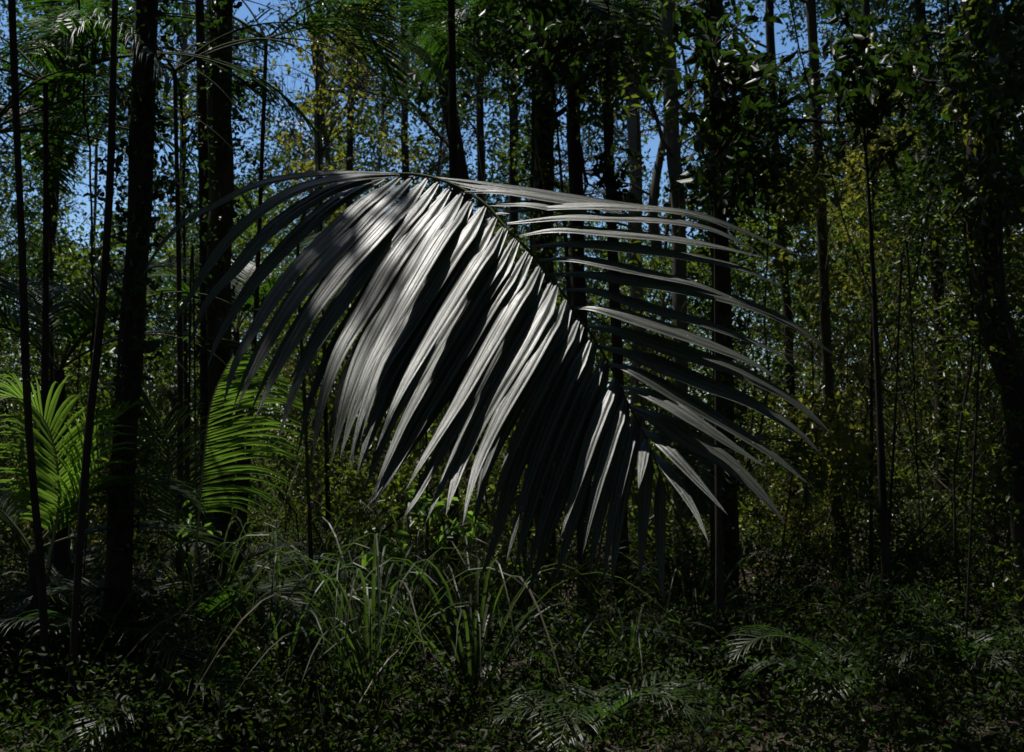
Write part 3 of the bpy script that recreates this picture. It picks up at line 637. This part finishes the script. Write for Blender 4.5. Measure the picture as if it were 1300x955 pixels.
LEFT = [  # dark far-left leaflets first
 ([(500, 219), (440, 219), (370, 225), (318, 238), (271, 262), (230, 285), (198, 320), (178, 358)], 13),
 ([(512, 221), (465, 222), (420, 229), (383, 239), (349, 256), (315, 281), (281, 315), (258, 349), (231, 393), (207, 427)], 17),
 ([(500, 221), (455, 229), (408, 248), (359, 280), (329, 307), (298, 344), (262, 385), (240, 440)], 19),
 ([(490, 223), (444, 245), (397, 281), (349, 329), (315, 369), (280, 425), (262, 470)], 20),
 ([(508, 222), (468, 252), (417, 301), (370, 349), (332, 403), (300, 460), (283, 515)], 21),
 ([(524, 223), (485, 258), (444, 301), (400, 349), (362, 400), (325, 465), (300, 520)], 21),
 ([(541, 226), (505, 268), (468, 308), (430, 350), (390, 405), (352, 470), (322, 535)], 21),
 ([(556, 230), (518, 275), (471, 335), (434, 385), (400, 440), (372, 500), (352, 562)], 21),
 ([(572, 238), (538, 280), (501, 330), (462, 395), (430, 450), (408, 515), (396, 590)], 20),
 ([(586, 244), (559, 280), (525, 335), (487, 400), (456, 460), (436, 520), (420, 592)], 25),
 ([(600, 252), (570, 295), (536, 350), (505, 405), (475, 460), (450, 520), (431, 585)], 24),
 ([(614, 262), (585, 303), (545, 365), (512, 420), (485, 465), (464, 520), (445, 600)], 25),
 ([(628, 276), (598, 320), (556, 385), (520, 445), (492, 500), (468, 560), (450, 612)], 24),
 ([(642, 290), (612, 333), (572, 398), (535, 460), (505, 515), (480, 575), (462, 626)], 25),
 ([(657, 305), (628, 348), (588, 412), (552, 475), (520, 535), (495, 590), (474, 634)], 25),
 ([(674, 322), (645, 365), (603, 435), (563, 500), (520, 565), (492, 609), (461, 648)], 26),
 ([(690, 340), (662, 385), (626, 450), (590, 520), (556, 580), (528, 632), (508, 664)], 25),
 ([(706, 361), (685, 400), (657, 450), (620, 512), (590, 575), (575, 620), (566, 655)], 26),
 ([(724, 386), (705, 420), (684, 460), (650, 522), (625, 575), (611, 620), (602, 672)], 25),
 ([(740, 409), (718, 447), (690, 505), (665, 565), (645, 625), (627, 690), (607, 741)], 25),
 ([(756, 435), (733, 485), (706, 548), (684, 610), (667, 670), (652, 730)], 24),
 ([(772, 460), (745, 531), (720, 605), (697, 670), (683, 720), (666, 757)], 24),
 ([(785, 486), (758, 550), (738, 616), (722, 680), (702, 742)], 22),
 ([(797, 512), (779, 582), (763, 645), (748, 730)], 20),
 ([(810, 538), (797, 592), (786, 655), (776, 752)], 18),
 ([(824, 565), (818, 640), (812, 745)], 16), ([(838, 600), (838, 680), (842, 770)], 14)]
for i, (p, w) in enumerate(LEFT):
    f = i / (len(LEFT) - 1)
    nd = NL if i < 19 else tuple(tuple(np.array(a) * (1 - (i - 18) / 9) + np.array(b) * ((i - 18) / 9)) for a, b in zip(NL, NT))
    leaflet(p, w * (1.6 - .6 * f), nd, (-.30 - .1 * i) if i < 4 else (-.80 + .25 * f) if i < 18 else -.48 + .045 * (i - 18), i, -1)
# leaflets of the second rank, mostly hidden between and behind the first
for i in range(4, 25, 1):
    p0, w = LEFT[i]; p1, _ = LEFT[i + 1]
    m = min(len(p0), len(p1)); q = [((a[0] + b[0]) / 2 + 3, (a[1] + b[1]) / 2 + 5) for a, b in zip(p0[:m - (i % 3 == 0)], p1[:m - (i % 3 == 0)])]
    leaflet(q, w * (1.05 - .3 * i / 25), NL, (-.52 if i < 9 else -.80 + .25 * i / 26 - .03) if i < 18 else -.51 + .045 * (i - 18), i + 60, -1)
RIGHT = [
 ([(530, 222), (600, 231), (671, 243), (734, 253), (800, 262), (883, 272), (940, 292), (989, 313), (1042, 338)], 13),
 ([(560, 228), (620, 240), (690, 250), (760, 264), (830, 285)], 13),
 ([(590, 243), (640, 243), (700, 252), (770, 262), (850, 268), (905, 282), (945, 300)], 14),
 ([(616, 259), (671, 259), (724, 269), (760, 276), (810, 292)], 12),
 ([(627, 271), (688, 264), (742, 262), (795, 263), (870, 270), (930, 288), (957, 308)], 12),
 ([(644, 283), (706, 276), (777, 277), (848, 281), (901, 291), (936, 306), (975, 328)], 14),
 ([(659, 299), (706, 291), (777, 296), (848, 303), (918, 315), (978, 329)], 14),
 ([(672, 312), (724, 309), (777, 313), (848, 322), (918, 335), (954, 346), (1003, 371)], 15),
 ([(685, 329), (724, 328), (770, 336), (830, 349), (876, 359), (918, 374), (950, 388)], 13),
 ([(699, 347), (742, 347), (798, 356), (848, 363), (918, 378), (972, 396), (1025, 425), (1062, 455)], 18),
 ([(714, 367), (752, 368), (798, 383), (848, 398), (890, 410), (940, 428), (985, 448), (1012, 470)], 13),
 ([(730, 390), (759, 391), (812, 407), (865, 425), (918, 445), (959, 463), (996, 488)], 15),
 ([(745, 413), (777, 417), (830, 435), (883, 453), (936, 471), (999, 504), (1033, 530), (1062, 558)], 18),
 ([(759, 438), (798, 447), (848, 468), (901, 490), (954, 512), (1010, 546), (1048, 582)], 19),
 ([(772, 461), (802, 469), (868, 507), (935, 547), (985, 581), (1030, 618)], 15),
 ([(787, 489), (814, 496), (850, 514), (888, 538), (930, 566), (975, 595)], 13),
 ([(800, 515), (834, 530), (868, 555), (918, 584), (961, 622), (1000, 668)], 19),
 ([(814, 542), (844, 567), (885, 610), (925, 655)], 8),
 ([(828, 572), (850, 600), (880, 645), (900, 690)], 7)]
for i, (p, w) in enumerate(RIGHT):
    nd = NR if i < 17 else NT
    leaflet(p, w * 1.75, nd, -.10 - .012 * i, i + 30, 1)

# ------------------------------------------------------------------ strap-leaved plants at the bottom
def straps(label, px, py, Y, n, reach, h, w=.011, spread=(0, 360), mat='strap', name='strap_leaved_plant'):
    b = at(px, py, Y); b[2] = max(height(b[0], b[1]), 0) ; VV = []; FF = []; base = 0
    top = h
    for k in range(n):
        arc = rng.uniform(.72, .95); az = R(rng.uniform(*spread)); hd = np.array([math.cos(az), math.sin(az), 0]); r_ = reach * rng.uniform(.6, 1.1); hh = top * rng.uniform(.6, 1.05)
        pts = []
        for i in range(13):
            f = i / 12
            pts.append(b + hd * (r_ * f ** 1.25) + np.array([0, 0, hh * math.sin(f * math.pi * arc) ]) + np.array([rng.normal(0, .002)] * 3))
        pts = np.array(pts); T_ = norm(np.gradient(pts, axis=0)); sd = norm(np.cross(T_, [0, 0, 1.0] + rng.normal(0, .25, 3)))
        nn = np.cross(sd, T_)
        for i in range(13):
            f = i / 12; ww = w * (1 - f ** 2) + .0006
            VV += [pts[i] + sd[i] * ww + nn[i] * ww * .5, pts[i], pts[i] - sd[i] * ww + nn[i] * ww * .5]
        for i in range(12):
            o = base + i * 3; FF += [(o, o + 1, o + 4, o + 3), (o + 1, o + 2, o + 5, o + 4)]
        base += 39
    o = link(name, VV, FF, M[mat]); tag(o, label, 'plant', 'strap leaved plants along the bottom')
    return o
straps('clump of long arching strap leaves shining at the bottom, below the left leaflet tips', 470, 1000, 5.4, 34, 1.25, 1.12, .009)
straps('strap leaved clump arching just left of the olive trunk foot', 355, 1000, 5.6, 30, 1.1, 1.05, .009)
straps('reddish tinted strap leaved clump between the olive trunk and the shining clump', 430, 1000, 5.9, 30, 1.2, 1.05, .008)
straps('strap leaved plant whose blades arch below the lowest frond tips', 600, 1000, 5.6, 30, 1.3, 1.0, .009)
straps('fine pale bladed clump between the palm petiole and the shining clump', 520, 1000, 6.6, 34, 1.0, 1.25, .006)
straps('thin bladed clump in dim light right of the thick black trunk', 260, 1000, 6.4, 34, 1.0, 1.2, .006)
straps('wiry long bladed clump behind the reddish dry leaves', 680, 1000, 7.2, 34, 1.0, 1.1, .006)
straps('wide low bladed clump at the foot of the shrub below the frond tip', 880, 1000, 7.0, 34, 1.0, .9, .006)
straps('thin bladed clump half hidden at the lower left between thin stems', 80, 1000, 7.0, 34, 1.0, 1.1, .007)
straps('straggly bladed clump low at the right below the pale shining leaves', 1100, 1000, 6.8, 28, .9, .8, .005)
straps('upright green grassy blades near the bottom right', 1185, 900, 7.2, 16, .25, .55, .012, (0, 360), 'palm_young')
straps('low strap leaved plant in shade at the bottom, right of the centre', 800, 1000, 6.2, 20, .8, .6)
straps('strap leaved plant in deep shade beside the low palm at bottom left', 110, 960, 6.0, 22, .8, .8)

# ------------------------------------------------------------------ labelled shrubs
def shrub(label, px, Y, wpx, toppx, mat, size=.06, m=60, extra=None, name='shrub'):
    foot = gfoot(px, Y); root = empty(name, foot, label, 'shrub', 'shrubs under the trees')
    mb = MB(); tips = []
    H = at(px, toppx, Y)[2]; w = wpx * Y / F / 2
    for k in range(7):
        az = rng.uniform(0, 6.28); lean = w * .55 / max(H, .3)
        limb(mb, foot, np.array([math.cos(az) * lean, math.sin(az) * lean * .7, 1]), H * rng.uniform(.75, 1.0), .012, 2, tips, .3, 5)
    mb.build('stem', M['bark_olive'], root)
    tp = np.array(tips); C = tp[rng.integers(0, len(tp), m)] + rng.normal(0, .06, (m, 3))
    C = C[C[:, 2] > .05]
    P = thin(cluster(C, 22, .16), True); v, f = leaves(P, size, .46, up=.4); link('foliage', v, f, M[mat], root)
    return root
for a in [('shrub with pale shining leaves in the lower right thicket', 1160, 10.5, 190, 640, 'leaf_pale', .075, 90),
          ('dark small leaved shrub at the bottom right corner', 1270, 9, 200, 560, 'leaf', .06, 80),
          ('shrub with yellowish leaves low under the right leaflet tips', 1010, 11, 180, 640, 'leaf_yellow', .06, 80),
          ('shrub with glinting leaves below the frond tip, right of the broad trunk', 840, 11.5, 160, 660, 'leaf', .06, 80),
          ('tall shrub in the right thicket in front of the slim bowed trunk', 1100, 13, 220, 400, 'leaf_yellow', .07, 140),
          ('green leafy shrub seen between the left leaflet tips and the strap leaves', 560, 8.5, 150, 600, 'leaf', .07, 70),
          ('shrub behind the reddish dry leaves, beside the broad trunk foot', 630, 10, 140, 690, 'leaf_dark', .06, 60),
          ('tall shrub with yellowish backlit leaves behind the left leaflets', 400, 13, 200, 380, 'leaf_yellow', .07, 110),
          ('dark shrub filling the gap right of the big trunk foot at left', 205, 10, 160, 520, 'leaf_dark', .07, 80),
          ('shrub with tiny sunlit leaves at the left edge below the green frond', 70, 9, 170, 640, 'leaf_yellow', .05, 70),
          ('tall dark shrub against the massive right hand trunk', 1215, 11, 180, 330, 'leaf_dark', .07, 110)]:
    shrub(*a)
shr = empty('dry_leaf_spray', gfoot(600, 7.5), 'thin stalk with hanging reddish dry leaves below the frond', 'plant')
st = curve([gfoot(600, 7.5), at(590, 760, 7.4), at(608, 690, 7.3), at(621, 650, 7.2)], 14)
link('stalk', *tube(st, np.linspace(.006, .003, 14), 5), M['red_dry'], shr, smooth=True)
P = st[-1] + np.array([[.01 * math.sin(k), 0, -.02 * k] for k in range(12)]); v, f = leaves(P, .05, .3, up=.1, droop=2.5); link('dry_leaf', v, f, M['red_dry'], shr)

# climbers hugging the near trunks, and more leaves across the upper left
def climber(label, pts, Y, size, mat, m, spread=.10):
    foot = at(pts[-1][0], ground_px(Y), Y); foot[2] = height(foot[0], foot[1]); root = empty('climbing_plant', foot, label, 'climbing plant', 'climbers on the trunks')
    c = curve([at(x, y, Y) for x, y in pts] + [foot], 60)
    w = np.array([[math.sin(i * .35) * .05, -abs(math.cos(i * .35)) * .05, 0] for i in range(60)])
    link('stem', *tube(c + w, np.full(60, .006), 5), M['bark'], root, smooth=True)
    C = c[rng.integers(0, 60, m)] + rng.normal(0, spread, (m, 3)) * [1, .6, 1]
    v, f = leaves(cluster(C, 9, .09), size, .55, up=.2, droop=.8); link('foliage', v, f, M[mat], root)
climber('small leaved climber wrapping the thick black trunk at left', [(190, -60), (179, 250), (166, 480), (150, 700)], 5.85, .05, 'leaf_dark', 170)
climber('leafy climber on the olive trunk', [(284, -60), (280, 180), (279, 400), (279, 620)], 7.35, .055, 'leaf_dark', 150)
climber('dense dark climber clothing the massive trunk at the right edge', [(1236, -60), (1248, 250), (1262, 400), (1292, 520), (1312, 700)], 6.3, .05, 'leaf', 260, .14)
climber('climber with small leaves on the broad dark trunk above the frond', [(694, -60), (690, 240), (690, 740)], 8.8, .06, 'leaf', 140)
climber('climber on the dark trunk right of the forked trunk', [(903, -60), (911, 220), (919, 500), (923, 720)], 8.8, .06, 'leaf', 150, .14)
broadleaf('dark sapling with fine leaves between the thin stem and the left edge', [(60, 60, 80, 60, 24), (60, 170, 70, 60, 18), (40, 330, 50, 60, 14)], (70, 900), 8.5, .07, 'leaf_dark', stemw=4)
broadleaf('sapling with small leaves crossing the sky between the black and olive trunks', [(230, 60, 40, 70, 16), (235, 230, 30, 60, 14), (330, 120, 50, 80, 18)], (240, 900), 9.0, .065, 'leaf_dark', stemw=4)
broadleaf('sapling with yellow green leaves above the left end of the frond', [(400, 40, 70, 50, 20), (440, 130, 60, 60, 18), (350, 200, 40, 30, 8)], (420, 900), 10.0, .075, 'leaf_yellow', stemw=4)

# vines and bare twigs
def vine(label, pts, Y, r, mat='bark', name='vine'):
    c = curve([at(x, y, Y + dz) for x, y, dz in pts], 40)
    c += np.array([[mnoise.noise(Vector((q[2] * 3, k * 5.0, pts[0][0]))) * .02 for k in range(3)] for q in c])
    o = link(name, *tube(c, np.linspace(r, r * .7, 40), 6), M[mat], smooth=True); tag(o, label, 'vine', 'vines hanging among the trunks'); return o
vine('vine hanging just left of the massive right trunk, looping near its foot', [(1200, -60, 0), (1215, 200, 0), (1235, 420, .2), (1210, 640, .1), (1240, 900, 0)], 6.6, .010)
vine('vine running down the face of the massive right trunk', [(1262, -60, -.2), (1268, 200, -.2), (1275, 380, -.2), (1305, 560, -.2), (1320, 900, 0)], 6.3, .014)
vine('thin pale fallen twig sloping up to the right beyond the right leaflets', [(872, 300, 0), (905, 268, 0), (940, 240, 0), (985, 222, 0)], 8.5, .008, 'bark_grey', 'twig')
vine('long dark twig crossing the thicket in the lower right', [(1000, 870, 0), (1110, 740, 0), (1200, 640, 0), (1290, 520, 0)], 8.5, .010, 'bark', 'twig')
vine('dark bare branch slanting low across the bottom right', [(960, 900, 0), (1040, 840, 0), (1130, 815, 0), (1240, 800, .3)], 8, .014, 'bark', 'twig')
vine('thin vine hanging in the shade left of the broad central trunk', [(640, -60, 0), (648, 180, 0), (655, 400, 0), (645, 700, 0)], 8.8, .008)
vine('thin dark vine dangling between the two left stems', [(95, -60, 0), (112, 180, 0), (118, 460, 0), (100, 860, 0)], 6.4, .008)
vine('slanting dark branch rising from lower left toward the shining strap leaves', [(330, 880, 0), (400, 760, 0), (470, 690, 0), (560, 610, 0)], 6.6, .010, 'bark', 'twig')
